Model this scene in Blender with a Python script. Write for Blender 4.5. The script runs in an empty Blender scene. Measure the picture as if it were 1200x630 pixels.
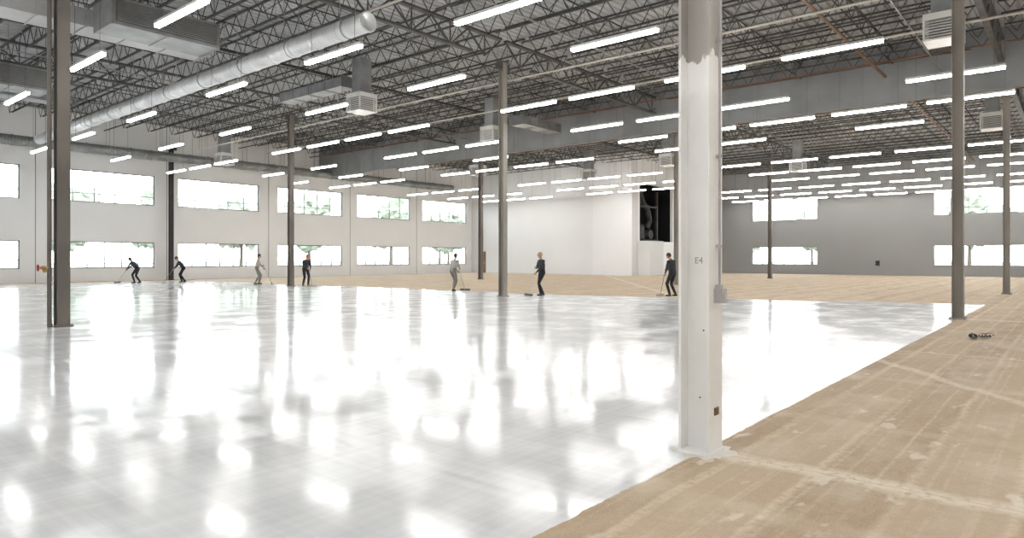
import bpy, bmesh, math, random
import numpy as np
from mathutils import Vector, Matrix, noise
random.seed(7)
scene=bpy.context.scene
coll=scene.collection
F=790.0; TH=math.radians(40.0); YH=301.8; CH=1.52
cT,sT=math.cos(TH),math.sin(TH)
def G(px,py,z=0.0):
    d=F*(z-CH)/(YH-py); x=(px-600)/F*d
    return (cT*d+sT*x, sT*d-cT*x)
S=14.95; NX,NY=5.03,2.28
XW=65.2; YW=47.9; XL=-14.0; YB=-13.0; DECK=10.5
GB=9.15   # girder bottom

# ---------------------------------------------------------------- materials
def nn(nt,t,**kw):
    n=nt.nodes.new(t)
    for k,v in kw.items(): setattr(n,k,v)
    return n
def mat(name,col,rough=0.5,metal=0.0,var=0.12,scale=3.0,bump=0.0,col2=None,stretch=None,emit=None,estr=0.0,spec=0.5):
    m=bpy.data.materials.new(name); m.use_nodes=True
    nt=m.node_tree; b=nt.nodes['Principled BSDF']
    tc=nn(nt,'ShaderNodeTexCoord'); mp=nn(nt,'ShaderNodeMapping')
    if stretch: mp.inputs['Scale'].default_value=stretch
    nt.links.new(tc.outputs['Object'],mp.inputs[0])
    no=nn(nt,'ShaderNodeTexNoise'); no.inputs['Scale'].default_value=scale; no.inputs['Detail'].default_value=5
    nt.links.new(mp.outputs[0],no.inputs['Vector'])
    cr=nn(nt,'ShaderNodeValToRGB')
    c=Vector(col[:3]); c2=Vector(col2[:3]) if col2 else c*(1-var)
    cr.color_ramp.elements[0].position=0.35; cr.color_ramp.elements[1].position=0.68
    cr.color_ramp.elements[0].color=(*c2,1); cr.color_ramp.elements[1].color=(*c,1)
    nt.links.new(no.outputs['Fac'],cr.inputs[0]); nt.links.new(cr.outputs[0],b.inputs['Base Color'])
    b.inputs['Roughness'].default_value=rough; b.inputs['Metallic'].default_value=metal
    b.inputs['Specular IOR Level'].default_value=spec
    if bump>0:
        bp=nn(nt,'ShaderNodeBump'); bp.inputs['Strength'].default_value=bump; bp.inputs['Distance'].default_value=0.01
        nt.links.new(no.outputs['Fac'],bp.inputs['Height']); nt.links.new(bp.outputs[0],b.inputs['Normal'])
    if emit:
        b.inputs['Emission Color'].default_value=(*emit,1); b.inputs['Emission Strength'].default_value=estr
    return m
M={}
M['wall']=mat('painted_white_wall',(0.90,0.90,0.90),0.8,var=0.04,scale=0.4)
M['partwall']=mat('darker_white_wall',(0.74,0.745,0.75),0.8,var=0.04,scale=0.4)  # white set darker than the pilaster so its edge stands out
M['wallbright']=mat('brighter_white_wall',(0.78,0.78,0.785),0.8,var=0.03,scale=0.4)  # white set brighter than the partition
M['graywall']=mat('backlit_gray_wall',(0.285,0.285,0.285),0.9,var=0.08,scale=0.15,spec=.2)  # backlit shade of the far wall put into its base colour
M['band']=mat('draft_curtain_gray',(0.25,0.255,0.26),0.8,var=0.18,scale=0.8,spec=.2)
M['deck']=mat('galvanized_deck',(0.50,0.515,0.52),0.6,0.0,var=0.3,scale=0.6)
M['joist']=mat('dark_primer_steel',(0.07,0.068,0.065),0.6,0.0,var=0.4,scale=2,spec=.3)
M['girder']=mat('gray_primer_steel',(0.12,0.117,0.112),0.6,0.0,var=0.4,scale=2,spec=.3)
M['colbrown']=mat('column_brown_primer',(0.34,0.31,0.27),0.55,0.0,var=0.3,scale=1.5,stretch=(1,1,.3))
M['coldark']=mat('column_dark_primer',(0.20,0.175,0.15),0.5,0.0,var=0.4,scale=1.5,stretch=(1,1,.3))
M['colblack']=mat('column_black_paint',(0.03,0.03,0.032),0.5,var=0.3)
M['galv']=mat('galvanized_sheet',(0.86,0.87,0.88),0.36,0.35,var=0.25,scale=1.4)
M['galvdark']=mat('galvanized_sheet_dull',(0.34,0.35,0.35),0.45,0.3,var=0.35,scale=1.4)
M['galvlight']=mat('zinc_box',(0.46,0.46,0.46),0.5,0.2,var=0.1,scale=4)
M['whitemetal']=mat('white_painted_metal',(0.66,0.65,0.62),0.45,var=0.12,scale=2)
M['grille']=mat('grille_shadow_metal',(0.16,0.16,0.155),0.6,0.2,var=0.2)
M['pipered']=mat('rust_brown_pipe',(0.25,0.125,0.07),0.55,0.0,var=0.4,scale=2)
M['pipewhite']=mat('pale_conduit',(0.56,0.53,0.47),0.45,0.1,var=0.15)
M['pipegray']=mat('zinc_conduit',(0.35,0.35,0.34),0.4,0.4,var=0.15)
M['bronze']=mat('window_frame_bronze',(0.24,0.235,0.225),0.5,0.1,var=0.2)
M['lamp']=mat('strip_light_lens',(0.9,0.9,0.88),0.5,var=0.02,emit=(1.0,0.985,0.96),estr=41.0)
M['housing']=mat('strip_light_housing',(0.70,0.70,0.68),0.5,var=0.05)
M['wire']=mat('hanger_wire',(0.12,0.12,0.12),0.5,0.3)
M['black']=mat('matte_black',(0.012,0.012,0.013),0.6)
M['door']=mat('brown_wood_door',(0.22,0.11,0.05),0.5,var=0.3,scale=3,stretch=(6,6,1))
M['brass']=mat('brass',(0.6,0.4,0.15),0.35,0.9)
M['red']=mat('red_enamel',(0.45,0.03,0.02),0.4)
M['grass']=mat('lawn',(0.17,0.17,0.145),0.9,var=0.3,scale=0.3,col2=(0.22,0.215,0.205))
M['leaf']=mat('tree_foliage',(0.30,0.33,0.25),0.8,var=0.5,scale=2.2,col2=(0.18,0.20,0.15),bump=1.0)
M['bark']=mat('tree_bark',(0.12,0.09,0.07),0.9,var=0.4)
M['skin']=mat('skin',(0.50,0.30,0.21),0.55,var=0.06)
M['hair']=mat('dark_hair',(0.03,0.022,0.018),0.6)
M['shoe']=mat('black_shoe',(0.02,0.02,0.02),0.5)
M['plate']=mat('grout_plate',(0.80,0.77,0.71),0.8,var=0.15,scale=8)
M['ink']=mat('marker_ink',(0.05,0.05,0.06),0.6)
def cloth(n,c): 
    M[n]=mat('cloth_'+n,c,0.9,var=0.25,scale=12,bump=0.3)
cloth('darkshirt',(0.035,0.037,0.045)); cloth('blackpants',(0.02,0.02,0.024)); cloth('paleshirt',(0.42,0.40,0.37))
cloth('graypants',(0.24,0.22,0.19)); cloth('orange',(0.62,0.14,0.05)); cloth('tan',(0.45,0.36,0.24)); cloth('navy',(0.045,0.05,0.075))

# glass
g=bpy.data.materials.new('window_glass'); g.use_nodes=True; nt=g.node_tree
for n in list(nt.nodes):
    if n.type=='BSDF_PRINCIPLED': nt.nodes.remove(n)
out=[n for n in nt.nodes if n.type=='OUTPUT_MATERIAL'][0]
tr=nn(nt,'ShaderNodeBsdfTransparent'); gl=nn(nt,'ShaderNodeBsdfGlossy'); gl.inputs['Roughness'].default_value=0.05
fr=nn(nt,'ShaderNodeFresnel'); fr.inputs['IOR'].default_value=1.25
tr.inputs['Color'].default_value=(0.93,0.96,0.95,1)
mx=nn(nt,'ShaderNodeMixShader'); nt.links.new(fr.outputs[0],mx.inputs[0]); nt.links.new(tr.outputs[0],mx.inputs[1]); nt.links.new(gl.outputs[0],mx.inputs[2])
nt.links.new(mx.outputs[0],out.inputs['Surface']); M['glass']=g

# column painted white, bare primer above ~3m
def painted_column_mat():
    m=bpy.data.materials.new('column_white_paint_over_primer'); m.use_nodes=True; nt=m.node_tree; b=nt.nodes['Principled BSDF']
    tc=nn(nt,'ShaderNodeTexCoord'); sp=nn(nt,'ShaderNodeSeparateXYZ'); nt.links.new(tc.outputs['Object'],sp.inputs[0])
    no=nn(nt,'ShaderNodeTexNoise'); no.inputs['Scale'].default_value=9; no.inputs['Detail'].default_value=4
    mp=nn(nt,'ShaderNodeMapping'); mp.inputs['Scale'].default_value=(1,1,0.6); nt.links.new(tc.outputs['Object'],mp.inputs[0]); nt.links.new(mp.outputs[0],no.inputs['Vector'])
    a=nn(nt,'ShaderNodeMath',operation='MULTIPLY_ADD'); nt.links.new(no.outputs['Fac'],a.inputs[0]); a.inputs[1].default_value=0.30; nt.links.new(sp.outputs['Z'],a.inputs[2])
    cr=nn(nt,'ShaderNodeMapRange'); nt.links.new(a.outputs[0],cr.inputs[0]); cr.inputs[1].default_value=3.22; cr.inputs[2].default_value=3.24
    c3=nn(nt,'ShaderNodeMapRange'); nt.links.new(a.outputs[0],c3.inputs[0]); c3.inputs[1].default_value=2.90; c3.inputs[2].default_value=3.0
    n2=nn(nt,'ShaderNodeTexNoise'); n2.inputs['Scale'].default_value=3; n2.inputs['Detail'].default_value=6
    nt.links.new(mp.outputs[0],n2.inputs['Vector'])
    w=nn(nt,'ShaderNodeValToRGB'); w.color_ramp.elements[0].color=(0.84,0.84,0.825,1); w.color_ramp.elements[1].color=(0.90,0.90,0.89,1); w.color_ramp.elements[0].position=.3; w.color_ramp.elements[1].position=.55
    p=nn(nt,'ShaderNodeValToRGB'); p.color_ramp.elements[0].color=(0.38,0.365,0.345,1); p.color_ramp.elements[1].color=(0.48,0.465,0.44,1); p.color_ramp.elements[0].position=.3
    nt.links.new(n2.outputs['Fac'],w.inputs[0]); nt.links.new(n2.outputs['Fac'],p.inputs[0])
    m0=nn(nt,'ShaderNodeMix',data_type='RGBA'); nt.links.new(c3.outputs[0],m0.inputs[0]); nt.links.new(w.outputs[0],m0.inputs[6]); m0.inputs[7].default_value=(.97,.97,.97,1)
    mx=nn(nt,'ShaderNodeMix',data_type='RGBA'); nt.links.new(cr.outputs[0],mx.inputs[0]); nt.links.new(m0.outputs[2],mx.inputs[6]); nt.links.new(p.outputs[0],mx.inputs[7])
    nt.links.new(mx.outputs[2],b.inputs['Base Color']); b.inputs['Roughness'].default_value=0.6
    return m
M['colwhite']=painted_column_mat()

def floor_mat():
    m=bpy.data.materials.new('floor_concrete_and_coating'); m.use_nodes=True; nt=m.node_tree; b=nt.nodes['Principled BSDF']; L=nt.links.new
    tc=nn(nt,'ShaderNodeTexCoord'); sp=nn(nt,'ShaderNodeSeparateXYZ'); L(tc.outputs['Object'],sp.inputs[0])
    X,Y=sp.outputs['X'],sp.outputs['Y']
    def mth(op,a,bb=None,c=None,clamp=False):
        n=nn(nt,'ShaderNodeMath',operation=op); n.use_clamp=clamp
        for i,v in enumerate((a,bb,c)):
            if v is None: continue
            if isinstance(v,(int,float)): n.inputs[i].default_value=v
            else: L(v,n.inputs[i])
        return n.outputs[0]
    def noi(scale,detail=4,st=(1,1,1),rough=0.5):
        mp=nn(nt,'ShaderNodeMapping'); mp.inputs['Scale'].default_value=st; L(tc.outputs['Object'],mp.inputs[0])
        n=nn(nt,'ShaderNodeTexNoise'); n.inputs['Scale'].default_value=scale; n.inputs['Detail'].default_value=detail; n.inputs['Roughness'].default_value=rough
        L(mp.outputs[0],n.inputs['Vector']); return n.outputs['Fac']
    def ramp(v,p0,p1,c0,c1):
        r=nn(nt,'ShaderNodeValToRGB'); L(v,r.inputs[0]); e=r.color_ramp.elements
        e[0].position=p0; e[1].position=p1; e[0].color=(*c0,1); e[1].color=(*c1,1); return r.outputs[0]
    def mixc(f,a,c,mode='MIX'):
        n=nn(nt,'ShaderNodeMix',data_type='RGBA',blend_type=mode)
        if isinstance(f,(int,float)): n.inputs[0].default_value=f
        else: L(f,n.inputs[0])
        for i,v in ((6,a),(7,c)):
            if isinstance(v,tuple): n.inputs[i].default_value=(*v,1)
            else: L(v,n.inputs[i])
        return n.outputs[2]
    def mrange(v,a,c):
        k=nn(nt,'ShaderNodeMapRange'); L(v,k.inputs[0]); k.inputs[1].default_value=a; k.inputs[2].default_value=c; return k.outputs[0]
    # coating mask
    edge=noi(1.3,5); low=noi(0.16,2); fine=noi(6,4,(1,1,1),.65)
    wob=mth('MULTIPLY_ADD',edge,0.07,-0.035); wob=mth('ADD',wob,mth('MULTIPLY_ADD',fine,0.07,-0.035))
    m1=mth('GREATER_THAN',Y,mth('ADD',wob,2.27))
    f1=mth('MULTIPLY_ADD',Y,-0.30,27.3); f2=mth('MULTIPLY_ADD',Y,-0.05,22.9)
    fx=mth('MAXIMUM',f1,f2); fx=mth('ADD',fx,mth('MULTIPLY_ADD',low,3.0,-1.5)); fx=mth('ADD',fx,mth('MULTIPLY_ADD',edge,0.7,-0.35))
    m2=mth('LESS_THAN',X,fx); m3=mth('LESS_THAN',Y,mth('MULTIPLY_ADD',edge,1.2,44.2))
    coat=mth('MULTIPLY',mth('MULTIPLY',m1,m2),m3)
    # coating colour
    sx=noi(0.8,4,(0.25,2.2,1)); sy=noi(1.4,5,(2.4,0.16,1),0.6); sf=noi(2.2,4,(6,0.12,1),0.6); sf2=noi(2.2,4,(0.12,6,1),0.6)
    mot=noi(1.1,6,(1,1,1),0.62)
    lx=mth('ABSOLUTE',mth('SUBTRACT',mth('FRACT',mth('ADD',mth('MULTIPLY',X,0.43),mth('MULTIPLY',edge,0.12))),0.5))
    lap=mth('MULTIPLY',mrange(lx,0.020,0.004),mrange(sx,0.46,0.60))
    ly=mth('ABSOLUTE',mth('SUBTRACT',mth('FRACT',mth('ADD',mth('MULTIPLY',Y,0.31),mth('MULTIPLY',edge,0.10))),0.5))
    lap2=mth('MULTIPLY',mrange(ly,0.016,0.004),mrange(sy,0.46,0.60))
    cc=ramp(sx,0.3,0.7,(0.73,0.74,0.755),(0.79,0.795,0.805))
    cc=mixc(0.35,cc,ramp(sy,0.3,0.7,(0.69,0.705,0.725),(0.82,0.82,0.825)))
    cc=mixc(0.35,cc,ramp(mot,0.38,0.62,(0.64,0.655,0.675),(0.85,0.85,0.855)))
    cc=mixc(0.30,cc,ramp(sf,0.35,0.65,(0.60,0.615,0.635),(0.88,0.88,0.885)))
    cc=mixc(0.26,cc,ramp(sf2,0.35,0.65,(0.60,0.615,0.635),(0.88,0.88,0.885)))
    cc=mixc(mth('MULTIPLY',lap,0.35),cc,(0.52,0.54,0.56)); cc=mixc(mth('MULTIPLY',lap2,0.30),cc,(0.52,0.54,0.56))
    # bare concrete
    n1=noi(0.7,6); n2=noi(14,5,(1,1,1),0.7); n3=noi(90,2); sc1=noi(1.6,6,(0.35,1.6,1),0.65)
    tan=ramp(n1,0.3,0.7,(0.41,0.30,0.195),(0.52,0.40,0.275))
    tan=mixc(0.45,tan,ramp(n2,0.35,0.65,(0.34,0.245,0.16),(0.58,0.455,0.325)))
    tan=mixc(0.35,tan,ramp(n3,0.3,0.7,(0.27,0.195,0.13),(0.68,0.56,0.42)))
    tan=mixc(0.22,tan,ramp(sc1,0.38,0.62,(0.35,0.25,0.165),(0.62,0.505,0.375)))
    yy=mth('ADD',Y,mth('MULTIPLY_ADD',n1,0.10,-0.05)); st=noi(1.1,4,(0.5,3,1))
    stm=mth('MULTIPLY_ADD',st,3.0,-0.75,True); brk=mrange(n2,0.30,0.58)
    ps=mth('FRACT',mth('MULTIPLY',yy,0.875)); alt=mrange(mth('ABSOLUTE',mth('SUBTRACT',ps,0.5)),0.3,0.2); tan=mixc(mth('MULTIPLY',alt,0.28),tan,(0.64,0.52,0.38))
    for per_,w_,amt in ((1.75,0.09,0.75),(3.3,0.08,0.45),(5.2,.09,.35)):
        fr_=mth('FRACT',mth('MULTIPLY',yy,per_)); li=mrange(mth('ABSOLUTE',mth('SUBTRACT',fr_,0.5)),w_,w_*0.2); li=mth('MULTIPLY',mth('MULTIPLY',li,stm),brk)
        tan=mixc(mth('MULTIPLY',li,amt,None,True),tan,(0.70,0.59,0.45))
    xx=mth('ADD',X,mth('MULTIPLY_ADD',edge,0.5,-0.25)); fr_=mth('FRACT',mth('MULTIPLY',xx,0.37)); li=mrange(mth('ABSOLUTE',mth('SUBTRACT',fr_,0.5)),0.06,0.02)
    tan=mixc(mth('MULTIPLY',mth('MULTIPLY',li,stm),0.3,None,True),tan,(0.70,0.59,0.45))
    def band(v,c,w,amt,tanin,colr=(0.73,0.65,0.53)):
        dd=mth('ABSOLUTE',mth('SUBTRACT',mth('ADD',v,mth('ADD',mth('MULTIPLY_ADD',edge,0.26,-0.13),mth('MULTIPLY_ADD',fine,.14,-.07))),c))
        return mixc(mth('MULTIPLY',mth('MULTIPLY',mrange(dd,w,w*0.3),mrange(n2,.30,.50)),amt),tanin,colr)
    tan=band(X,5.05,0.17,0.9,tan); tan=band(X,19.98,0.18,0.6,tan); tan=band(X,34.9,0.2,0.5,tan); tan=band(Y,17.2,0.2,0.5,tan)
    diag=mth('ADD',mth('MULTIPLY',X,0.6),mth('MULTIPLY',Y,-0.8)); tan=band(diag,4.92,0.13,0.7,tan)
    tan=band(X,12.5,0.09,0.5,tan)
    dd=mth('LESS_THAN',mth('ABSOLUTE',mth('SUBTRACT',X,5.05)),0.006); tan=mixc(mth('MULTIPLY',dd,0.4),tan,(0.30,0.22,0.15))
    pt=noi(1.1,6,(0.8,1.3,1),0.6); tan=mixc(mth('MULTIPLY',mrange(pt,0.50,0.75),0.55),tan,(0.74,0.665,0.545))
    pt=noi(3.0,3,(0.8,1.6,1),0.5); tan=mixc(mth('MULTIPLY',mrange(pt,0.63,0.70),0.55),tan,(0.80,0.74,0.63))
    col=mixc(coat,tan,cc); L(col,b.inputs['Base Color'])
    r=mth('MULTIPLY_ADD',sx,0.07,0.035); r=mth('ADD',r,mth('MULTIPLY',sf,0.05)); r=mth('ADD',r,mth('MULTIPLY',mrange(mot,.44,.62),0.11)); r2=mth('ADD',mth('MULTIPLY',coat,mth('SUBTRACT',r,0.8)),0.8)
    L(r2,b.inputs['Roughness'])
    L(mth('MULTIPLY_ADD',coat,0.24,0.15),b.inputs['Specular IOR Level'])
    hb=noi(35,3); ho=noi(14,3,(1,1,1)); 
    h=mth('ADD',mth('MULTIPLY',ho,mth('MULTIPLY',coat,0.14)),mth('MULTIPLY',hb,mth('MULTIPLY_ADD',coat,-0.31,0.36)))
    h=mth('ADD',h,mth('MULTIPLY',sf,mth('MULTIPLY',coat,0.08)))
    bp=nn(nt,'ShaderNodeBump'); bp.inputs['Strength'].default_value=0.25; bp.inputs['Distance'].default_value=0.012
    L(h,bp.inputs['Height']); L(bp.outputs[0],b.inputs['Normal'])
    return m
M['floor']=floor_mat()

# ---------------------------------------------------------------- mesh builder
class MB:
    def __init__(s): s.v=[]; s.f=[]; s.m=[]; s.sm=[]
    def add(s,vs,fs,mi=0,smooth=False):
        o=len(s.v); s.v+= [tuple(v) for v in vs]; s.f+=[tuple(i+o for i in f) for f in fs]; s.m+=[mi]*len(fs); s.sm+=[smooth]*len(fs)
    def box(s,x0,x1,y0,y1,z0,z1,mi=0):
        s.add([(x0,y0,z0),(x1,y0,z0),(x1,y1,z0),(x0,y1,z0),(x0,y0,z1),(x1,y0,z1),(x1,y1,z1),(x0,y1,z1)],
              [(0,3,2,1),(4,5,6,7),(0,1,5,4),(1,2,6,5),(2,3,7,6),(3,0,4,7)],mi)
    def bar(s,p,q,w,h=None,mi=0):
        h=h or w; p=Vector(p); q=Vector(q); d=(q-p).normalized()
        up=Vector((0,0,1)) if abs(d.z)<0.95 else Vector((1,0,0))
        a=d.cross(up).normalized()*w/2; b_=a.cross(d).normalized()*h/2
        vs=[p-a-b_,p+a-b_,p+a+b_,p-a+b_,q-a-b_,q+a-b_,q+a+b_,q-a+b_]
        s.add(vs,[(0,1,2,3),(7,6,5,4),(4,5,1,0),(5,6,2,1),(6,7,3,2),(7,4,0,3)],mi)
    def cyl(s,p,q,r0,r1=None,n=10,mi=0,cap=True):
        r1=r0 if r1 is None else r1; p=Vector(p); q=Vector(q); d=(q-p).normalized()
        up=Vector((0,0,1)) if abs(d.z)<0.95 else Vector((1,0,0))
        a=d.cross(up).normalized(); b_=a.cross(d).normalized()
        vs=[]
        for c,r in ((p,r0),(q,r1)):
            for i in range(n):
                t=2*math.pi*i/n; vs.append(c+a*math.cos(t)*r+b_*math.sin(t)*r)
        s.add(vs,[(i,(i+1)%n,n+(i+1)%n,n+i)[::-1] for i in range(n)],mi,True)
        if cap: s.add(vs,[tuple(range(n)),tuple(range(2*n-1,n-1,-1))],mi)
    def sph(s,c,r,n=10,mi=0,sc=(1,1,1),R=None):
        c=Vector(c); vs=[]; k=n//2+1
        for j in range(k+1):
            ph=math.pi*j/k
            for i in range(n):
                t=2*math.pi*i/n; v=Vector((math.sin(ph)*math.cos(t)*sc[0],math.sin(ph)*math.sin(t)*sc[1],math.cos(ph)*sc[2]))*r
                if R: v=R@v
                vs.append(c+v)
        fs=[]
        for j in range(k):
            for i in range(n): fs.append((j*n+i,(j+1)*n+i,(j+1)*n+(i+1)%n,j*n+(i+1)%n))
        s.add(vs,fs,mi,True)
    def mesh(s,name,mats):
        me=bpy.data.meshes.new(name); me.from_pydata(s.v,[],s.f)
        for m in mats: me.materials.append(M[m] if isinstance(m,str) else m)
        me.polygons.foreach_set('material_index',s.m); me.polygons.foreach_set('use_smooth',s.sm); me.update(); return me
def thing(name,label,cat,me=None,loc=(0,0,0),rz=0.0,group=None):
    o=bpy.data.objects.new(name,me); coll.objects.link(o); o.location=loc; o.rotation_euler=(0,0,rz)
    o['label']=label; o['category']=cat
    if group: o['group']=group
    return o
def part(par,name,me,label=None,loc=(0,0,0)):
    o=bpy.data.objects.new(name,me); coll.objects.link(o); o.parent=par; o.location=loc
    if label: o['label']=label
    return o
def structure(name,me,label,cat,loc=(0,0,0)):
    o=thing(name,label,cat,me,loc); o['kind']='structure'; return o
def dup(src,loc,rz=None,label=None):
    o=src.copy(); coll.objects.link(o); o.location=loc
    if rz is not None: o.rotation_euler=(0,0,rz)
    if label: o['label']=label
    for c in src.children:
        k=c.copy(); coll.objects.link(k); k.parent=o; k.matrix_parent_inverse=c.matrix_parent_inverse.copy()
    return o

# ---------------------------------------------------------------- floor
b=MB(); b.box(XL,XW+.3,YB,YW+.3,-0.3,0.0); structure('floor',b.mesh('floor',['floor']),'glossy white floor coating beside bare tan concrete','floor')

# ---------------------------------------------------------------- walls with openings
WZ=[(0.85,2.55),(5.03,7.05)]
def wall(name,axis,pos,a0,a1,holes,mt,label,thick=0.3,z1=DECK+0.1,cat='wall'):
    b=MB(); xs=sorted({a0,a1,*[h[0] for h in holes],*[h[1] for h in holes]}); zs=sorted({0,z1,*[h[2] for h in holes],*[h[3] for h in holes]})
    for i in range(len(xs)-1):
        for j in range(len(zs)-1):
            cx=(xs[i]+xs[i+1])/2; cz=(zs[j]+zs[j+1])/2
            if any(h[0]<cx<h[1] and h[2]<cz<h[3] for h in holes): continue
            if axis=='X': b.box(xs[i],xs[i+1],pos,pos+thick,zs[j],zs[j+1])
            else: b.box(pos,pos+thick,xs[i],xs[i+1],zs[j],zs[j+1])
    return structure(name,b.mesh(name,[mt]),label,cat)
PX0,PP,PWd=13.38,7.61,6.055
wins=[]
for k in range(-2,5): wins.append((PX0+k*PP,PX0+k*PP+PWd))
holes=[(a,c,z0,z1) for a,c in wins for z0,z1 in WZ]
wall('wall_north','X',YW,XL,50.6,holes,'wall','white tilt-up concrete wall with two window rows')
fw=[(18.23,24.28),(3.1,9.1),(-12.0,-6.0)]
fh=[(a,c,z0,z1) for a,c in fw for z0,z1 in WZ]
wall('wall_east','Y',XW,YB,28.7,fh,'graywall','far wall with windows, backlit shade in its gray colour')
wall('wall_partition','Y',50.6,28.7,YW,[(45.9,46.95,0,2.15)],'partwall','white painted partition wall',thick=0.25)
wall('wall_recess','X',28.7,50.85,XW,[(51.2,57.3,2.95,7.9)],'wall','white side wall around a dark overhead opening',thick=0.25)
wall('wall_south','X',YB-.3,XL,XW,[],'wall','white painted wall')
wall('wall_west','Y',XL-.3,YB,YW,[],'wall','white painted wall')
# room behind dark opening
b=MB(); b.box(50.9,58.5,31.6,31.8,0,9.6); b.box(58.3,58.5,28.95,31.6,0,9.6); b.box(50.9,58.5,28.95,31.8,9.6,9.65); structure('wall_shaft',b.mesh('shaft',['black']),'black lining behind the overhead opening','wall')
b=MB(); b.box(49.9,50.6,28.7,32.6,0,DECK); structure('trim_1',b.mesh('pil',['wallbright']),'projecting white wall section at partition end','wall trim')
b=MB(); b.box(50.9,53.4,27.6,28.7,0,2.95); structure('trim_2',b.mesh('cb',['partwall']),'low white projecting box wall under the opening','wall trim')

# door
b=MB(); b.box(50.58,50.66,45.9,46.95,0,2.15)
d=structure('door_1',b.mesh('door',['door']),'brown wooden door in white partition','door')
b=MB(); b.cyl((50.52,46.05,1.0),(50.52,46.17,1.0),0.015); b.cyl((50.52,46.06,1.0),(50.6,46.06,1.0),0.012); part(d,'handle',b.mesh('hd',['galv']),'metal lever handle')

# windows
def win_mesh(w,zs,ncol,rowfr):
    b=MB(); h=zs[1]-zs[0]; t=0.06
    b.box(0,w,-.05,.05,0,t); b.box(0,w,-.05,.05,h-t,h); b.box(0,t,-.05,.05,0,h); b.box(w-t,w,-.05,.05,0,h)
    for i in range(1,ncol): x=w*i/ncol; b.box(x-.025,x+.025,-.04,.04,t,h-t)
    for r in rowfr: b.box(t,w-t,-.04,.04,h*r-.02,h*r+.02)
    g=MB(); g.box(t,w-t,-.006,.006,t,h-t)
    return b.mesh('frame',['bronze']),g.mesh('glass',['glass'])
wlo=win_mesh(PWd,WZ[0],6,[0.32]); whi=win_mesh(PWd,WZ[1],5,[0.28])
n=1
for a,c in wins:
    for ms,zz in ((wlo,WZ[0]),(whi,WZ[1])):
        o=structure('window_%d'%n,ms[0],'wide multi-pane window with dark frame','window',(a,YW+.15,zz[0])); part(o,'glass',ms[1]); n+=1
for a,c in fw:
    for ms,zz in ((wlo,WZ[0]),(whi,WZ[1])):
        o=structure('window_%d'%n,ms[0],'wide multi-pane window with dark frame','window',(XW+.15,a,zz[0])); o.rotation_euler=(0,0,math.pi/2); part(o,'glass',ms[1]); n+=1
n=3
for k in range(-1,5):
    x=PX0+k*PP-(PP-PWd)/2
    b=MB(); b.box(x-.015,x+.015,YW-.012,YW+.0,0,DECK); 
    structure('trim_%d'%n,b.mesh('rev',['grille']),'thin vertical panel joint in white wall','wall trim'); n+=1

# ---------------------------------------------------------------- ceiling deck (corrugated, ribs along X)
b=MB(); per=0.30; y=YB; vs=[];prof=[]
while y<YW+.3:
    prof+=[(y,DECK),(y+.16,DECK),(y+.19,DECK+.06),(y+.27,DECK+.06)]; y+=per
for (yy,zz) in prof: vs.append((XL,yy,zz)); vs.append((XW+.3,yy,zz))
fs=[(2*i,2*i+1,2*i+3,2*i+2) for i in range(len(prof)-1)]
b.add(vs,fs); b.box(XL,XW+.3,YB,YW+.3,DECK+.07,DECK+.25)
structure('ceiling',b.mesh('deck',['deck']),'corrugated galvanized steel roof deck','ceiling')

# ---------------------------------------------------------------- joist girders and joists
def truss_parts(Ln,zb,zt,nseg,cw,ww,ax):
    def P(a,z): return (a,0,z) if ax==0 else (0,a,z)
    tc_=MB(); bc=MB(); wb=MB()
    off=Vector((0,cw*0.6,0)) if ax==0 else Vector((cw*0.6,0,0))
    for s_ in (-1,1):
        tc_.bar(Vector(P(0,zt-cw/2))+off*s_,Vector(P(Ln,zt-cw/2))+off*s_,cw*1.2,cw)
        e=Ln/nseg*0.9
        bc.bar(Vector(P(e,zb+cw/2))+off*s_,Vector(P(Ln-e,zb+cw/2))+off*s_,cw*1.2,cw)
    dx=Ln/nseg
    for i in range(nseg):
        z0,z1=(zt-cw,zb+cw*.5)
        wb.bar(P(i*dx,z0),P((i+.5)*dx,z1),ww); wb.bar(P((i+.5)*dx,z1),P((i+1)*dx,z0),ww)
        if ax==0: wb.bar(P((i+.5)*dx,z1),P((i+.5)*dx,z0),ww*.8)
    return tc_,bc,wb
gp=truss_parts(S-.3,GB,10.05,8,0.08,0.05,0)
gm=[x.mesh('g',['girder']) for x in gp]
first=None
for j in range(0,3):
    for i in range(-1,4):
        if j==2 and i==3: continue
        loc=(NX+i*S+.15,NY+j*S,0)
        if first is None:
            first=thing('joist_girder','deep steel lattice girder between columns','roof truss',None,loc,group='main roof girders')
            for nm,me in zip(('top_chord','bottom_chord','web'),gm): part(first,nm,me)
        else: dup(first,loc)
jp=truss_parts(S-.25,9.72,DECK-.01,16,0.042,0.024,1)
jm=[x.mesh('j',['joist']) for x in jp]
def joined(pp):
    a=MB()
    for x in pp: a.add(x.v,x.f)
    return a.mesh('joist_full',['joist'])
jfull=joined(jp); jshort=joined(truss_parts(11.1,9.72,DECK-.01,12,0.042,0.024,1))
first=None; NJ=10
for j in range(-1,3):
    x=NX
    while x<XW-.3:
        if not (j==-1 and x<18) and x>3 and not(x>50 and j==2 ):
            loc=(x,NY+j*S+.12,0)
            if x<31 and j>=0:
                if first is None:
                    first=thing('bar_joist','dark steel bar joist under the roof deck','roof joist',None,loc,group='roof bar joists')
                    for nm,me in zip(('top_chord','bottom_chord','web'),jm): part(first,nm,me)
                else: dup(first,loc)
            else: thing('bar_joist','dark steel bar joist under the roof deck','roof joist',jshort if (x>50 and j==1) else jfull,loc,group='roof bar joists')
        x+=S/NJ
bm=MB(); bm.bar((0,0,9.76),(44,0,9.76),0.035); bm.bar((0,0,10.42),(44,0,10.42),0.035)
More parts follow.
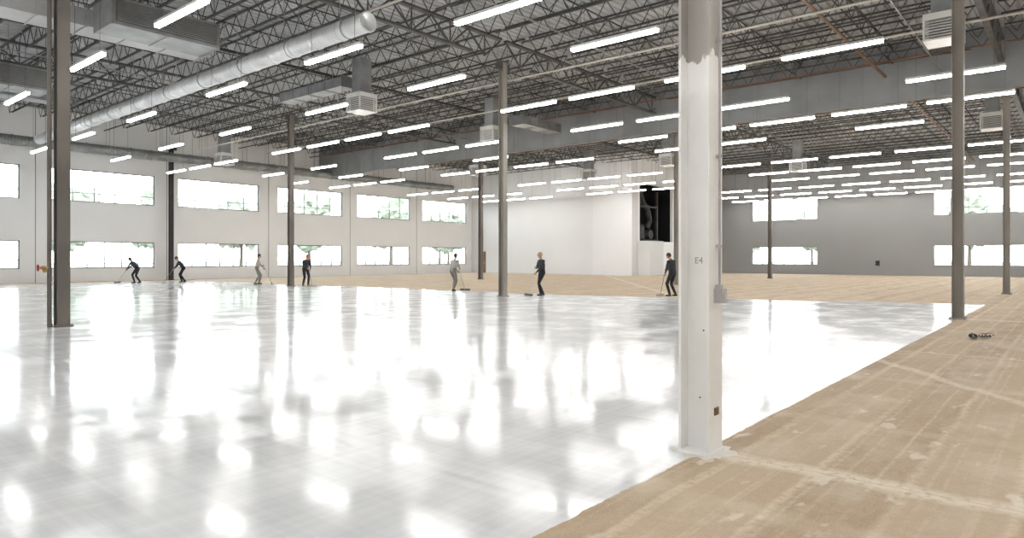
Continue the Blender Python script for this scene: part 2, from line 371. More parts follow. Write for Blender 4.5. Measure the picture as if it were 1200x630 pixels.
for k in range(29):
    a=1.495*k; bm.bar((a,0,9.76),(a+.7475,0,10.42),0.022); bm.bar((a+.7475,0,10.42),(a+1.495,0,9.76),0.022)
bme=bm.mesh('bridging',['joist'])
for j in range(0,3):
    for fr_ in (0.25,0.5,0.75):
        thing('joist_bridging','thin steel bridging line crossing the roof joists','roof bracing',bme,(6,NY+(j+fr_)*S,0),group='joist bridging lines')

# gray draft band across the roof
BX=32.35; BZ=8.15
b=MB(); b.box(BX,BX+.2,YB,YW,BZ,DECK)
y=YB+1
while y<YW: b.box(BX-.012,BX,y-.012,y+.012,BZ,DECK,0); y+=3.0
b.box(BX-.04,BX+.24,YB,YW,BZ-.05,BZ+.03,0); 
structure('trim_20',b.mesh('band',['band','girder']),'deep gray sheet draft curtain below the roof','draft curtain')

# ---------------------------------------------------------------- columns
def hsec(h,mt,s_=0.25,t=0.022):
    b=MB(); b.box(-s_/2,s_/2,-s_/2,-s_/2+t,0.02,h); b.box(-s_/2,s_/2,s_/2-t,s_/2,0.02,h); b.box(-.007,.007,-s_/2+t,s_/2-t,0.02,h)
    return b.mesh('hshaft',[mt])
def baseplate(mt,s_=0.36,bolts=True):
    b=MB(); b.box(-s_/2,s_/2,-s_/2,s_/2,0,0.025)
    if bolts:
        for sx_ in (-1,1):
            for sy_ in (-1,1): b.cyl((sx_*.15,sy_*.15,.02),(sx_*.15,sy_*.15,.06),.014,n=6)
    return b.mesh('bplate',[mt])
def capplate():
    b=MB(); b.box(-.2,.2,-.16,.16,GB-.03,GB+.02); b.box(-.35,.35,-.06,.06,GB-.3,GB-.03); return b.mesh('cap',['girder'])
cap=capplate()
cdef=[(0,0,'colwhite','steel column painted white with bare primer top'),
(1,0,'colbrown','brown-gray steel column at edge of white coating'),(2,0,'colbrown','brown-gray steel column on bare concrete'),
(0,1,'coldark','dark brown steel column with red valve beside it'),(1,1,'colbrown','brown-gray steel column standing on white coating'),
(1,2,'coldark','dark brown steel column standing on white coating'),(2,2,'coldark','dark steel column on far concrete strip'),
(3,1,'coldark','dark steel column on far bare concrete'),(2,1,'colbrown','brown-gray steel column on bare concrete'),(0,2,'coldark','dark brown steel column standing on white coating'),
(1,3,'colblack','black steel column between windows')]
hm={}
columns={}
for i,j,mt,lab in cdef:
    if mt not in hm: hm[mt]=hsec(GB,mt)
    x=NX+i*S; y=NY+j*S
    if (i,j)==(1,3): y=47.3; x=20.25
    o=thing('steel_column',lab,'column',None,(x,y,0),group='roof support columns')
    near=(i,j)==(0,0)
    part(o,'shaft',hm[mt]); part(o,'base_plate',baseplate('colwhite' if near else mt,.27 if near else .36,not near)); part(o,'cap_plate',cap)
    columns[(i,j)]=o
nc=columns[(0,0)]
b=MB(); b.box(-.035,.065,-.19,-.126,1.17,1.28); b.cyl((.015,-.19,1.225),(.015,-.196,1.225),.028,n=14); b.box(-.015,.045,-.165,-.127,1.28,1.31)
part(nc,'outlet_box',b.mesh('obox',['galvlight']),'gray metal outlet box')
b=MB(); b.cyl((.02,-.15,1.3),(.02,-.15,2.4),.0105,n=8); b.cyl((.02,-.15,2.4),(.02,-.135,9.0),.0105,n=8)
for z in (1.6,2.3,3.2): b.box(.0,.04,-.165,-.125,z,z+.02)
part(nc,'conduit',b.mesh('cond',['galvlight']),'thin vertical conduit')
b=MB(); b.box(-.03,.04,-.135,-.125,.30,.36); part(nc,'metal_tag',b.mesh('tag',['pipered']),'small brownish plate')
for yy,z in ((-.03,.95),(.0,.42)):
    b=MB(); b.cyl((-.009,yy,z),(-.006,yy,z),.007,n=8); part(nc,'bolt_hole',b.mesh('bh',['ink']))
cu=bpy.data.curves.new('txt','FONT'); cu.body='E4'; cu.size=0.07; cu.extrude=0.0005
to=bpy.data.objects.new('t',cu); coll.objects.link(to); bpy.context.view_layer.update()
me=bpy.data.meshes.new_from_object(to.evaluated_get(bpy.context.evaluated_depsgraph_get())); bpy.data.objects.remove(to)
me.materials.clear(); me.materials.append(M['pipegray'])
t=part(nc,'marking',me,'handwritten column mark E4'); t.rotation_euler=(math.pi/2,0,-math.pi/2); t.location=(-.0088,.045,1.475)
b=MB(); pts=[]
for k in range(40):
    a=2*math.pi*k/40; r=.20+.10*noise.noise(Vector((math.cos(a)*3,math.sin(a)*3,1)))+.03*abs(math.cos(2*a)); pts.append((math.cos(a)*r+.02,math.sin(a)*r*.95-.03,.002))
b.add(pts,[tuple(range(40))]); b.add([(p[0]*1.02,p[1]*1.02,.0003) for p in pts]+pts,[(i,(i+1)%40,40+(i+1)%40,40+i) for i in range(40)])
part(nc,'grout_pad',b.mesh('pad',['plate']),'pale splashed coating patch around the base')
# hose valve at column (0,1)
cx,cy=columns[(0,1)].location[:2]
v=thing('hose_valve','brass fire hose valve with red handwheel on standpipe','valve',None,(cx-.24,cy,0))
b=MB(); b.cyl((0,0,0),(0,0,GB+.3),.045,n=12); part(v,'standpipe',b.mesh('sp',['coldark']))
b=MB(); b.cyl((-.02,0,1.3),(-.16,0,1.3),.035,n=10); b.cyl((-.11,0,1.3),(-.11,-.10,1.23),.038,.042,n=10); b.sph((-.11,0,1.3),.05); part(v,'valve_body',b.mesh('vb',['brass']))
b=MB(); 
for k in range(12):
    a0,a1=2*math.pi*k/12,2*math.pi*(k+1)/12
    b.cyl((-.21,math.cos(a0)*.065,1.3+math.sin(a0)*.065),(-.21,math.cos(a1)*.065,1.3+math.sin(a1)*.065),.012,n=6)
    if k%3==0: b.cyl((-.21,0,1.3),(-.21,math.cos(a0)*.065,1.3+math.sin(a0)*.065),.008,n=6)
b.cyl((-.15,0,1.3),(-.22,0,1.3),.012,n=6)
part(v,'handwheel',b.mesh('hw',['red']),'red round handwheel')

# ---------------------------------------------------------------- strip lights
ZL=6.82
LZ=(-.035,.03); LW=.055
b=MB(); b.box(-.06,.06,-1.22,1.22,.045,.10); b.box(-.07,.07,-1.225,1.225,.03,.045); hmesh=b.mesh('housing',['housing'])
b=MB(); b.box(-LW,LW,-1.20,1.20,*LZ); lmesh=b.mesh('lens',['lamp'])
wm=[]
for yy in (-.95,.95):
    b=MB(); b.cyl((0,yy,.1),(0,yy,2.88),.006,n=5); wm.append(b.mesh('wires',['wire']))
b=MB(); b.box(-.06,.06,-1.22,1.22,.045,.10,0); b.box(-.07,.07,-1.225,1.225,.03,.045,0); b.box(-LW,LW,-1.20,1.20,*LZ,1); b.cyl((0,-.95,.1),(0,-.95,2.88),.006,n=4,mi=2); b.cyl((0,.95,.1),(0,.95,2.88),.006,n=4,mi=2)
simple=b.mesh('striplight',['housing','lamp','wire'])
lp=[]
for X_ in (6.6,10.5,14.2):
    for Y_ in (8.7,14.95,20.6,27.1,33.2,39.3):
        if X_<14 and Y_<14: continue
        lp.append((X_,Y_))
lp+=[(10.9,9.6),(18.45,4.85)]
for Y_ in (8.3,11.8,14.8,21.1,24.1,27.1,30.2,36.3,39.4,42.5): lp.append((18.5,Y_))
for Y_ in (-3.3,-.3,2.75,8.6,11.9,15.0,21.1,24.1,27.1,33.9,39.4): lp.append((23.2,Y_))
for k in range(15):
    if k in(6,11): continue
    if k%2==0 or k<6: lp.append((26.9,-.3+3.05*k))
    if k%2==0 or k>4: lp.append((30.4,-.3+3.05*k))
for n_,X_ in enumerate((38.2,43.0,47.2,53.1,58.2,63.0)):
    for k in range(-3,15):
        if X_>49 and -.3+3.05*k>27: continue
        if k in(-1,6,11) and X_<50: continue
        lp.append((X_,-.3+3.05*k))
for X_ in (-10.5,-6,-2,2):  # out-of-view lights behind the camera, added to brighten the foreground
    for Y_ in (-9,-4.5,0,5,12,20,30,40): lp.append((X_,Y_))
for Y_ in (-9,-3): lp.append((9,Y_)); lp.append((16,Y_))  # more unseen lights, added for the near area
lp+=[(6.6,-6),(6.6,.5),(6.6,5.8),(12.5,-.5),(2.2,8.5),(12.5,-6)]  # unseen lights added around the camera for the near floor and column
first=None
for X_,Y_ in lp:
    dd=cT*X_+sT*Y_
    if 8<dd<33:
        if first is None:
            first=thing('strip_light','lit white linear strip light hung on wires','ceiling light',None,(X_,Y_,ZL),group='hanging strip lights')
            part(first,'housing',hmesh); part(first,'lens',lmesh,'glowing white lens'); part(first,'hanger_wire',wm[0]); part(first,'hanger_wire',wm[1])
        else: dup(first,(X_,Y_,ZL))
    else: thing('strip_light','lit white linear strip light hung on wires','ceiling light',simple,(X_,Y_,ZL),group='hanging strip lights')
print('lights',len(lp))

# ---------------------------------------------------------------- pipes
def pipe(name,p,q,r,mt,lab,group=None,step=3.7,cat='pipe',heads=False):
    b=MB(); p=Vector(p); q=Vector(q); b.cyl(p,q,r,n=10); L_=(q-p).length; d=(q-p)/L_; k=step/2
    o=thing(name,lab,cat,None,(0,0,0),group=group)
    while k<L_:
        x=p+d*k; b.cyl(x-d*.06,x+d*.06,r*1.25,n=10)
        c=MB(); c.cyl(x,Vector((x.x,x.y,max(DECK,x.z+.1))),.007,n=5); part(o,'hanger_rod',c.mesh('pr',['wire']))
        if heads: b.cyl(x+d*1,x+d*1-Vector((0,0,r+.08)),.012,n=6); b.cyl(x+d*1-Vector((0,0,r+.08)),x+d*1-Vector((0,0,r+.09)),.03,n=8)
        k+=step
    part(o,'pipe_run',b.mesh('pp',[mt])); return o
for X_,mt in ((8.75,'joist'),(16.2,'joist'),(25.2,'joist'),(31.2,'pipered'),(40.2,'pipered')):
    pipe('sprinkler_pipe',(X_,-8,9.6),(X_,47.5,9.6),.035,mt,'rusty brown sprinkler pipe under joists' if mt=='pipered' else 'dark steel sprinkler pipe under joists',group='sprinkler branch pipes',heads=True)
pipe('sprinkler_main',(8,6.3,9.25),(64.8,6.3,9.25),.055,'pipered','large brown sprinkler main pipe')
pipe('sprinkler_main',(4,24.5,9.3),(50,24.5,9.3),.06,'joist','large dark sprinkler main pipe')
for X_,z in ((12.9,9.0),(20.6,8.6),(25.4,8.9)):
    pipe('conduit_pipe',(X_,-6,z),(X_,44,z),.04,'pipewhite','pale steel conduit hanging below girders',group='pale overhead conduits')
for Y_,z in ((4.2,9.05),(13.2,9.0),(29.5,9.0)):
    pipe('conduit_pipe',(3,Y_,z),(32,Y_,z),.025,'pipegray','gray conduit hanging below girders',group='gray overhead conduits')

# ---------------------------------------------------------------- ducts
def round_duct(name,p,q,r,mt,lab,seam=0.16,n=28):
    b=MB(); p=Vector(p); q=Vector(q); L_=(q-p).length; d=(q-p)/L_
    a=d.cross(Vector((0,0,1))).normalized(); u=a.cross(d).normalized()
    k=int(L_/seam); rings=[]
    for i in range(k+1):
        for off,rr in ((0,r),(seam*.78,r),(seam*.84,r*1.03),(seam*.94,r*1.03)): rings.append((i*seam+off,rr))
    vs=[]
    for t_,rr in rings:
        for j in range(n):
            w=2*math.pi*j/n; vs.append(p+d*t_+a*math.cos(w)*rr+u*math.sin(w)*rr)
    fs=[(i*n+j,i*n+(j+1)%n,(i+1)*n+(j+1)%n,(i+1)*n+j) for i in range(len(rings)-1) for j in range(n)]
    fs+=[tuple(range(n)),tuple(range((len(rings)-1)*n,len(rings)*n))]
    b.add(vs,fs,0,True)
    t_=.05
    while t_<L_:
        x=p+d*t_; b.cyl(x-d*.025,x+d*.025,r*1.11,n=n); t_+=1.25
    o=thing(name,lab,'duct',None); part(o,'duct_run',b.mesh('dr',[mt]))
    t_=1.0
    while t_<L_:
        x=p+d*t_; c=MB()
        for s_ in (-1,1): c.bar(x+a*s_*r*1.0,Vector((x.x,x.y,DECK))+a*s_*r*1.0,.03,.008)
        c.cyl(x-d*.02,x+d*.02,r*1.06,n=24,cap=True)
        part(o,'hanger_strap',c.mesh('st',['galvdark']))
        t_+=3
    return o
round_duct('round_duct',(12.2,15.6,8.3),(12.2,45.6,8.3),.27,'galv','long silver segmented duct hung from the roof')
round_duct('round_duct',(6,46.3,8.2),(46,46.3,8.2),.30,'galvdark','dull spiral duct running along the window wall')
def rect_duct(x0,x1,y0,y1,z0,z1,mt,lab,ax=0,seam=1.2):
    b=MB(); b.box(x0,x1,y0,y1,z0,z1)
    L_=(x1-x0) if ax==0 else (y1-y0); k=0
    while k<=L_+.01:
        if ax==0: b.box(x0+k-.02,x0+k+.02,y0-.03,y1+.03,z0-.03,z1+.03)
        else: b.box(x0-.03,x1+.03,y0+k-.02,y0+k+.02,z0-.03,z1+.03)
        k+=seam
    o=thing('rectangular_duct',lab,'duct',None); part(o,'duct_run',b.mesh('rd',[mt]))
    k=.6
    while k<L_:
        if ax==0: pts_=[(x0+k,y) for y in (y0-.02,y1+.02)]
        else: pts_=[(x,y0+k) for x in (x0-.02,x1+.02)]
        for px_,py_ in pts_:
            c=MB(); c.bar((px_,py_,z0),(px_,py_,DECK),.03,.01); part(o,'hanger_strap',c.mesh('rs',['galvdark']))
        k+=2.4
    return o
rect_duct(-3.8,10.6,21.9,23.0,8.2,8.7,'galvlight','flat galvanized rectangular duct behind the air handler')
rect_duct(16.75,17.45,23.2,27.9,8.6,9.0,'galvdark','flat galvanized rectangular duct below joists',ax=1)
rect_duct(27.6,31.0,22.4,23.3,8.6,9.05,'galvdark','dull galvanized rectangular duct below joists')
rect_duct(4,10.0,35.1,36.0,8.5,9.0,'galvdark','dull galvanized rectangular duct below joists')
def unit(loc,sx_,sy_,sz_,lab,rz=0):
    o=thing('air_handler',lab,'ventilation unit',None,loc,rz)
    b=MB(); b.box(-sx_/2,sx_/2,-sy_/2,sy_/2,0,sz_); 
    for x in (-sx_/2,0,sx_/2): b.box(x-.025,x+.025,-sy_/2-.02,sy_/2+.02,-.02,sz_+.02)
    part(o,'casing',b.mesh('cs',['galvdark']))
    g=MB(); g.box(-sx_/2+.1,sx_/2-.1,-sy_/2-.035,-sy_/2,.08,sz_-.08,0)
    for k in range(10):
        z=.1+(sz_-.2)*(k+.5)/10; g.box(-sx_/2+.12,sx_/2-.12,-sy_/2-.07,-sy_/2-.03,z-.008,z+.008,1)
    part(o,'intake_grille',g.mesh('ig',['grille','galvdark']))
    for sx2 in (-1,1):
        for sy2 in (-1,1):
            c=MB(); c.cyl((sx2*(sx_/2-.1),sy2*(sy_/2-.1),sz_),(sx2*(sx_/2-.1),sy2*(sy_/2-.1),DECK-loc[2]),.012,n=6); part(o,'hanger_rod',c.mesh('hr',['wire']))
    return o
unit((8.6,20.9,7.95),3.0,1.3,.75,'galvanized air handler box with louvred grille')
x,y=G(8,100,8.0); unit((x,y,7.9),2.4,1.3,.8,'galvanized air handler box with louvred grille')
def diffuser_meshes(s_=0.9,h=.75):
    b=MB(); b.box(-s_/2,s_/2,-s_/2,s_/2,.0,.05); b.box(-s_/2,s_/2,-s_/2,s_/2,h-.18,h)
    for sx_ in (-1,1):
        for sy_ in (-1,1): b.box(min(sx_*s_/2,sx_*(s_/2-.05)),max(sx_*s_/2,sx_*(s_/2-.05)),min(sy_*s_/2,sy_*(s_/2-.05)),max(sy_*s_/2,sy_*(s_/2-.05)),.05,h-.18)
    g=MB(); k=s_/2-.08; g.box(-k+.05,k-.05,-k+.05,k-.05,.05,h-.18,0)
    for i in range(6):
        z=.08+(h-.28)*(i+.5)/6
        for (x0,x1,y0,y1) in ((-k,k,-k-.05,-k),(-k,k,k,k+.05),(-k-.05,-k,-k,k),(k,k+.05,-k,k)): g.box(x0,x1,y0,y1,z-.014,z+.014,1)
    n_=MB(); n_.box(-.28,.28,-.28,.28,h,2.2); n_.box(-.34,.34,-.34,.34,h,h+.06); n_.box(-.31,.31,-.31,.31,1.4,1.44)
    return b.mesh('pl',['whitemetal']),g.mesh('gr',['grille','whitemetal']),n_.mesh('nk',['galvdark'])
dm=diffuser_meshes()
first=None
for px,py,z in ((1105,33,7.5),(424,122,7.5),(577,158,7.5),(1163,143,7.5),(263,187,7.5),(783,188,7.5),(560,200,7.5),(935,195,7.5),(690,205,7.5)):
    x,y=G(px,py,z+.35)
    if px==1105: x+=.2
    if first is None:
        first=thing('air_diffuser','white box air diffuser with louvred sides under duct drop','air diffuser',None,(x,y,z),group='hanging box diffusers')
        part(first,'casing',dm[0]); part(first,'louvre_grille',dm[1]); part(first,'duct_neck',dm[2],'galvanized duct drop')
    else: dup(first,(x,y,z))
# machinery hanging in dark opening
o=thing('ventilation_hose','dark flexible duct and fan hanging in the black opening','duct',None,(53.6,29.2,3.1))
b=MB()
pp=[Vector((0,.9,4.4)),Vector((.1,.6,3.4)),Vector((.6,.35,2.6)),Vector((1.0,.4,1.8)),Vector((.7,.5,1.1))]
for i in range(len(pp)-1):
    for k in range(6):
        a=pp[i].lerp(pp[i+1],k/6); c=pp[i].lerp(pp[i+1],(k+1)/6); b.cyl(a,c,.26,.20,n=14)
part(o,'flexible_hose',b.mesh('fh',['girder']))
b=MB(); b.cyl((.5,.0,.5),(.5,.8,.5),.42,n=20); b.box(-.6,2.4,.2,.6,-.15,.05); part(o,'fan_housing',b.mesh('fhs',['joist']))
b=MB(); b.box(2.0,2.2,.2,.4,.0,4.4); b.box(-1.2,-1.05,.2,.35,0,4.4); b.box(-1.2,2.2,.2,.35,2.9,3.05); b.box(-1.0,-.3,.2,.6,.1,1.3); part(o,'support_frame',b.mesh('sf',['joist']))
o=thing('alarm_box','small dark electrical box on gray wall','wall box',None,(XW-.06,13.3,1.05)); b=MB(); b.box(-.06,.06,-.15,.15,-.2,.2); b.box(-.08,-.06,-.12,.12,-.16,.16); part(o,'casing',b.mesh('ab',['black'])); b=MB(); b.cyl((-.085,.1,0),(-.1,.1,0),.02,n=8); part(o,'latch',b.mesh('al',['galv']))

# ---------------------------------------------------------------- spiked overshoes lying on concrete
def overshoe(loc,rz,tilt):
    o=thing('spiked_overshoe','black strap-on spiked overshoe lying on bare concrete','shoe',None,loc,rz,group='spiked overshoes on the concrete')
    b=MB(); N_=20
    pr=[]
    for k in range(N_):
        a=2*math.pi*k/N_; x=.16*math.cos(a); y=.055*math.sin(a)*(1+.25*math.cos(a)); pr.append((x,y))
    b.add([(x,y,.028) for x,y in pr]+[(x,y,.042) for x,y in pr],[tuple(range(N_))[::-1],tuple(range(N_,2*N_))]+[(i,(i+1)%N_,N_+(i+1)%N_,N_+i) for i in range(N_)])
    part(o,'sole',b.mesh('so',['black']))
    for x in (-.11,-.04,.04,.11):
        for y in (-.03,.03): b=MB(); b.cyl((x,y,.028),(x,y,0),.006,.002,n=6); part(o,'spike',b.mesh('sk',['galvdark']))
    for x in (-.09,.0,.09):
        b=MB()
        for k in range(8):
            a0,a1=math.pi*k/8,math.pi*(k+1)/8
            b.bar((x+.01*k,math.cos(a0)*.055,.04+math.sin(a0)*.055),(x+.01*(k+1),math.cos(a1)*.055,.04+math.sin(a1)*.055),.022,.006)
        part(o,'strap',b.mesh('stp',['black']))
x,y=G(1141,397); overshoe((x,y,0),0.3,0)
x,y=G(1154,396); overshoe((x,y,0),-.5,0)

# ---------------------------------------------------------------- people
def ik(a,c,l1,l2,hint):
    a=Vector(a); c=Vector(c); d=c-a; L_=d.length
    if L_>l1+l2-.005: c=a+d*((l1+l2-.005)/L_); d=c-a; L_=d.length
    k=(l1*l1-l2*l2+L_*L_)/(2*L_); h=math.sqrt(max(l1*l1-k*k,0)); dn=d/L_
    hp=Vector(hint); hp=(hp-dn*hp.dot(dn)).normalized()
    return a+dn*k+hp*h, c
def person(label,loc,heading,lean,feet,grips,poledir,shirt,pants,headgear='hair',headpitch=0.0,knee_drop=0.0,shoes='shoe',hairmat='hair',vest=None):
    caps=[] # (p,q,r0,r1,mat)
    pel=Vector((0,0,.96-knee_drop))
    R=Matrix.Rotation(lean,3,'Y')
    def U(x,y,z): return pel+R@Vector((x,y,z))
    A=lambda p,q,r0,r1,m: caps.append((Vector(p),Vector(q),r0,r1,m))
    waist=U(0,0,.14); chest=U(.01,0,.34); neckb=U(-.005,0,.50)
    for s_ in (-1,1):
        A(pel+Vector((0,s_*.075,-.02)),U(0,s_*.07,.10),.105,.10,'pants')
        A(U(0,s_*.065,.10),U(.01,s_*.09,.30),.10,.115,'shirt')
        A(U(.01,s_*.09,.30),U(-.01,s_*.12,.43),.115,.075,'shirt')
        A(U(-.01,s_*.03,.46),U(-.01,s_*.17,.445),.06,.062,'shirt')
    A(pel,chest,.11,.12,'shirt'); A(chest,neckb,.11,.06,'shirt')
    hr=Matrix.Rotation(lean*0.75+headpitch,3,'Y')
    hb=neckb+R@Vector((.01,0,.02)); hc=hb+hr@Vector((.03,0,.165))
    A(neckb,hb+hr@Vector((.01,0,.08)),.056,.052,'skin')
    for s_,f_ in zip((1,-1),feet):
        hip=pel+Vector((0,s_*.09,-.04)); ank=Vector((f_[0],s_*f_[1],.09+f_[2])); kn,ank=ik(hip,ank,.44,.43,(1,0,.1))
        A(hip,kn,.092,.062,'pants'); A(kn,kn.lerp(ank,.35),.060,.062,'pants'); A(kn.lerp(ank,.35),ank,.062,.048,'pants')
        A(ank,ank+Vector((-.04,0,-.045)),.045,.042,'shoe'); A(ank+Vector((-.04,0,-.045)),ank+Vector((.15,s_*.02,-.055)),.042,.033,'shoe')
    pd=Vector(poledir).normalized()
    for s_,gp_ in zip((1,-1),grips):
        sh=U(-.01,s_*.185,.44); gpt=Vector(gp_); n_=None
        f=(gpt-sh).normalized()
        for it in range(4):
            sd=pd-f*pd.dot(f)
            sd=sd.normalized() if sd.length>.2 else Vector((0,1,0))
            n_=f.cross(sd).normalized()
            if n_.z>0 and abs(n_.z)>.2: n_=-n_
            w=gpt-f*.085-n_*.028
            el,w2=ik(sh,w,.29,.25,(-.5,s_*.7,-.5)); f=(w2-el).normalized()
        A(sh,el,.056,.044,'shirt'); A(el,el.lerp(w2,.35),.043,.041,'sleeve'); A(el.lerp(w2,.35),w2,.041,.027,'sleeve')
        for k in range(4):
            o_=(k-1.5)*.021; kn=w2+f*.085+sd*o_
            A(w2+f*.01+sd*o_*.6,kn,.016,.0125,'skin')
            ln=(.034,.04,.038,.03)[k]
            p1=kn+(f*math.cos(.7)+n_*math.sin(.7))*ln; p2=p1+(f*math.cos(2.1)+n_*math.sin(2.1))*ln*.85; p3=p2+(f*math.cos(3.0)+n_*math.sin(3.0))*ln*.5
            A(kn,p1,.0115,.0105,'skin'); A(p1,p2,.0105,.0095,'skin'); A(p2,p3,.0095,.0085,'skin')
        tb=w2+f*.03+sd*.028; t1=tb+(f*.5+sd*.5+n_*.7).normalized()*.04; t2=t1+(f*.5-sd*.1+n_*.8).normalized()*.03
        A(tb,t1,.015,.0125,'skin'); A(t1,t2,.0125,.0105,'skin')
    b=MB()
    for p,q,r0,r1,m in caps:
        b.cyl(p,q,r0,r1,n=12); b.sph(p,r0,n=12); b.sph(q,r1,n=12)
    H=lambda x,y,z: hc+hr@Vector((x,y,z))
    b.sph(H(-.01,0,.025),.1,n=16,sc=(.98,.78,1.05),R=hr); b.sph(H(.02,0,-.035),.075,n=14,sc=(.9,.80,1.05),R=hr)
    b.cyl(H(.085,0,.02),H(.112,0,-.02),.009,.014,n=8); b.sph(H(.110,0,-.022),.015,n=8)
    b.sph(H(.088,0,-.058),.016,n=8,sc=(.6,1.5,.7),R=hr)
    for s_ in (-1,1): b.sph(H(-.005,s_*.08,-.005),.03,n=8,sc=(.6,.35,1),R=hr)
    caps.append((H(0,0,-.05),H(0,0,.06),.09,.09,'skin'))
    me=b.mesh('body_raw',[])
    to=bpy.data.objects.new('tmp',me); coll.objects.link(to)
    md=to.modifiers.new('r','REMESH'); md.mode='VOXEL'; md.voxel_size=.0085; md.use_smooth_shade=True
    sm=to.modifiers.new('s','SMOOTH'); sm.factor=.5; sm.iterations=3
    bpy.context.view_layer.update()
    me2=bpy.data.meshes.new_from_object(to.evaluated_get(bpy.context.evaluated_depsgraph_get())); bpy.data.objects.remove(to)
    me2.name='person_body'
    key={'skin':0,'shirt':1,'pants':2,'shoe':3,'sleeve':4}
    me2.materials.clear()
    for m in (M['skin'],M[shirt],M[pants],M[shoes],M[shirt]): me2.materials.append(m)
    npol=len(me2.polygons); ce=np.empty(npol*3); me2.polygons.foreach_get('center',ce); ce=ce.reshape(-1,3)
    best=np.full(npol,1e9); idx=np.zeros(npol,int)
    for p,q,r0,r1,m in caps:
        p_=np.array(p); q_=np.array(q); d_=q_-p_; l2=max((d_@d_),1e-9); t_=np.clip(((ce-p_)@d_)/l2,0,1)
        di=np.linalg.norm(ce-(p_+t_[:,None]*d_),axis=1)-(r0+(r1-r0)*t_)
        u=di<best; best[u]=di[u]; idx[u]=key[m]
    me2.polygons.foreach_set('material_index',idx.astype(np.int32)); me2.polygons.foreach_set('use_smooth',np.ones(npol,bool)); me2.update()
    o=thing('person',label,'person',None,loc,heading)
    part(o,'body',me2)
    for s_ in (-1,1):
        e=MB(); e.sph(H(.082,s_*.03,.012),.011,n=8); part(o,'eye',e.mesh('eye',['black']))
    e=MB(); e.sph(H(.097,0,-.058),.012,n=8,sc=(.4,1.6,.35),R=hr); part(o,'mouth',e.mesh('mo',['pipered']))
    hm_=MB(); N_=18; vs=[];K=8
    for j in range(K+1):
        ph=(math.pi*.56)*j/K
        for i in range(N_):
            t_=2*math.pi*i/N_; cx_=math.cos(t_); low=1.0+(.38 if cx_<0 else -.12*cx_)
            pz=ph*low if headgear=='hair' else ph*(.9)
            vs.append(H(-.014+math.sin(pz)*cx_*.105,math.sin(pz)*math.sin(t_)*.088,.03+math.cos(pz)*.112))
    hm_.add(vs,[(j*N_+i,(j+1)*N_+i,(j+1)*N_+(i+1)%N_,j*N_+(i+1)%N_) for j in range(K) for i in range(N_)],0,True)
    if headgear=='hair': part(o,'hair',hm_.mesh('hair',[hairmat]))
    else:
        c0=[H(.07,k*.017,.045) for k in range(-4,5)]; c1=[H(.165-.0012*k*k*1.2,k*.017,.030) for k in range(-4,5)]
        hm_.add(c0+c1,[(i,i+1,9+i+1,9+i) for i in range(8)],0,True)
        hm_.add([v-Vector((0,0,.006)) for v in c0+c1],[(i,9+i,9+i+1,i+1) for i in range(8)],0,True)
        part(o,'cap',hm_.mesh('cap',[headgear]),'fabric cap')
    return o
def floor_tool(label,loc,heading,top,bot,kind='squeegee'):
    top=Vector(top); bot=Vector(bot)
    o=thing('floor_'+kind,label,'floor tool',None,loc,heading)
    b=MB(); b.cyl(top,bot+Vector((0,0,.03)),.014,n=10); part(o,'pole',b.mesh('pole',['bronze' if kind=='roller' else 'whitemetal']))
    h=MB()
    if kind=='roller':
        h.cyl(bot+Vector((.02,-.22,.03)),bot+Vector((.02,.22,.03)),.03,n=14)
        h.cyl(bot+Vector((0,-.25,.03)),bot+Vector((0,-.25,.08)),.006,n=6); h.cyl(bot+Vector((0,-.25,.08)),bot+Vector((0,0,.08)),.006,n=6)
    else:
        h.box(bot.x-.012,bot.x+.012,bot.y-.3,bot.y+.3,0,.07); h.box(bot.x-.025,bot.x+.025,bot.y-.3,bot.y+.3,.06,.09)
    part(o,'tool_head',h.mesh('th',['paleshirt' if kind=='roller' else 'grille'])); return o
LEFT=math.radians(130); RIGHT=math.radians(-50)
def worker(px,py,heading,lean,shirt,pants,label,tlabel,kind='squeegee',feet=((.12,.10,0),(-.10,.10,0)),reach=1.1,gtop=(.30,1.18),headgear='hair',kd=.03,hp=.0):
    x,y=G(px,py)
    top=Vector((gtop[0],.0,gtop[1])); bot=Vector((reach,0.0,0.0))
    d=(bot-top).normalized(); g1=top+d*.12; g2=top+d*.50
    o=person(label,(x,y,0),heading,lean,feet,(g2,g1),d,shirt,pants,headgear,hp,kd)
    floor_tool(tlabel,(x,y,0),heading,top-d*.12,bot,kind)
    return o
worker(635,346,LEFT+.5,.08,'darkshirt','blackpants','person in dark shirt and trousers standing with a pole','long-handled squeegee held by standing worker',headgear='tan',reach=.62,gtop=(.28,1.25),feet=((.12,.11,0),(-.12,.11,0)),kd=.02)
worker(531,341,RIGHT+.9,.22,'paleshirt','graypants','person in pale work clothes leaning over a pole','long-handled squeegee held by leaning worker',gtop=(.36,1.12),reach=.8)
worker(788,347,LEFT-.9,.16,'darkshirt','blackpants','person in black clothes standing beside the white column','long-handled roller held by standing worker',kind='roller',gtop=(.32,1.15),reach=.6,feet=((.05,.11,0),(-.06,.11,0)),hp=.3)
worker(358,335,RIGHT-.9,.35,'darkshirt','blackpants','person in dark clothes and orange cap bending with roller','long-handled roller held by bending worker',kind='roller',gtop=(.42,1.05),headgear='orange',reach=.9)
worker(301,333,RIGHT+.4,.15,'paleshirt','graypants','person in pale clothes standing with a pole','long-handled squeegee held by standing worker',gtop=(.32,1.18),reach=.8)
worker(161,331.5,LEFT,.70,'navy','blackpants','person in dark clothes bent far over a pole','long-handled squeegee held by bent worker',kd=.06,gtop=(.58,.88),reach=1.2)
worker(215,330.5,LEFT+.7,.60,'darkshirt','blackpants','person in dark clothes bending near the windows','long-handled roller held by bent worker',kind='roller',kd=.06,gtop=(.52,.92),reach=1.1)

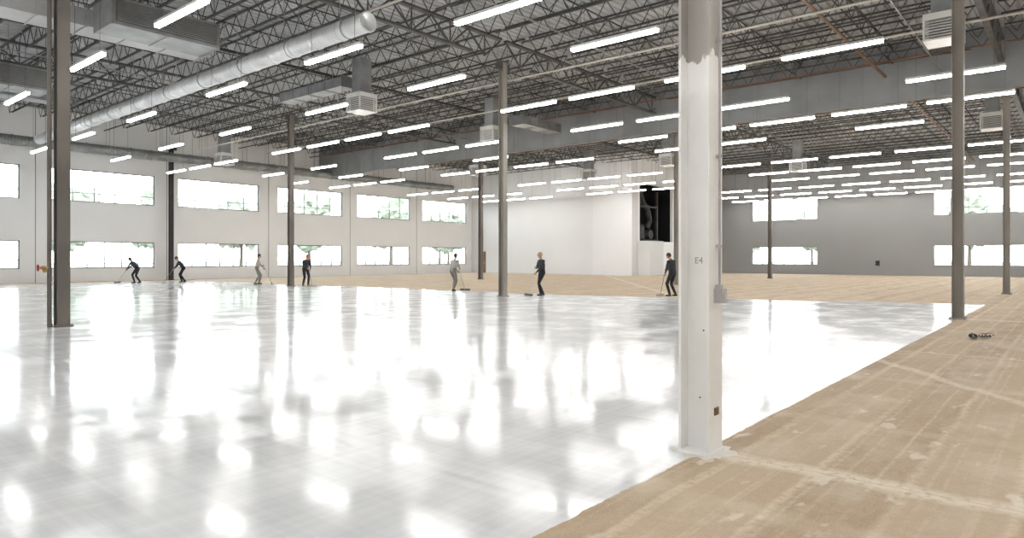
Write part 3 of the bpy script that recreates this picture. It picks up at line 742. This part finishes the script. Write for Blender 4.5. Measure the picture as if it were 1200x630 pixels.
# ---------------------------------------------------------------- outside
b=MB(); b.box(-150,XL-.3,-150,250,-.35,-.1); b.box(XL-.3,XW+.3,YW+.3,250,-.35,-.1); b.box(XW+.3,300,-150,250,-.35,-.1)
o=structure('floor_outside',b.mesh('ground',['grass']),'pale sunlit ground outside the windows','ground')
def tree_mesh(seed):
    random.seed(seed); bm_=bmesh.new()
    for k in range(12):
        r=random.uniform(.8,1.7); a=random.uniform(0,6.28); rr=random.uniform(0,2.2)
        c=Vector((math.cos(a)*rr,math.sin(a)*rr,random.uniform(3.4,7.6)))
        t=bmesh.ops.create_icosphere(bm_,subdivisions=3,radius=r,matrix=Matrix.Translation(c))
        for v_ in t['verts']:
            n_=noise.noise(v_.co*1.3)*.5+noise.noise(v_.co*3.5)*.6; v_.co+=(v_.co-c).normalized()*n_
    me=bpy.data.meshes.new('foliage'); bm_.to_mesh(me); bm_.free(); me.materials.append(M['leaf']); return me
tms=[tree_mesh(k) for k in (1,2,3)]
b=MB(); b.cyl((0,0,-.2),(.1,0,3.2),.2,.13,n=10); b.cyl((.1,0,3.0),(.9,.4,5),.1,.05,n=8); b.cyl((.1,0,3.0),(-.7,-.4,5),.1,.05,n=8); trunk=b.mesh('trunk',['bark'])
random.seed(3)
spots=[(x,80+random.uniform(-4,8)) for x in range(14,150,10)]+[(100+random.uniform(-3,6),y) for y in range(0,48,10)]
for k,(x,y) in enumerate(spots):
    o=thing('tree','leafy green tree outside the windows','tree',None,(x+random.uniform(-1,1),y,-.1),random.uniform(0,6),group='trees outside the building')
    part(o,'trunk',trunk); part(o,'foliage',tms[k%3]); s_=random.uniform(.95,1.25); o.scale=(s_*1.05,s_*1.05,s_)

# ---------------------------------------------------------------- world, sun
w=bpy.data.worlds.new('World'); scene.world=w; w.use_nodes=True; nt=w.node_tree; bg=nt.nodes['Background']
tc=nn(nt,'ShaderNodeTexCoord'); sp=nn(nt,'ShaderNodeSeparateXYZ'); nt.links.new(tc.outputs['Generated'],sp.inputs[0])
cr=nn(nt,'ShaderNodeValToRGB'); nt.links.new(sp.outputs['Z'],cr.inputs[0]); cr.color_ramp.elements[0].color=(1,1,1,1); cr.color_ramp.elements[1].color=(.80,.89,1,1); cr.color_ramp.elements[1].position=.6
nt.links.new(cr.outputs[0],bg.inputs['Color']); bg.inputs['Strength'].default_value=11.0
# ---------------------------------------------------------------- camera
cam=bpy.data.cameras.new('camera'); co=bpy.data.objects.new('camera',cam); coll.objects.link(co)
co.location=(0,0,CH); co.rotation_euler=(math.pi/2,0,TH-math.pi/2); cam.sensor_width=36; cam.lens=36*F/1200; cam.shift_y=-(315-YH)/1200; cam.clip_end=600
scene.camera=co
scene.view_settings.view_transform='Standard'
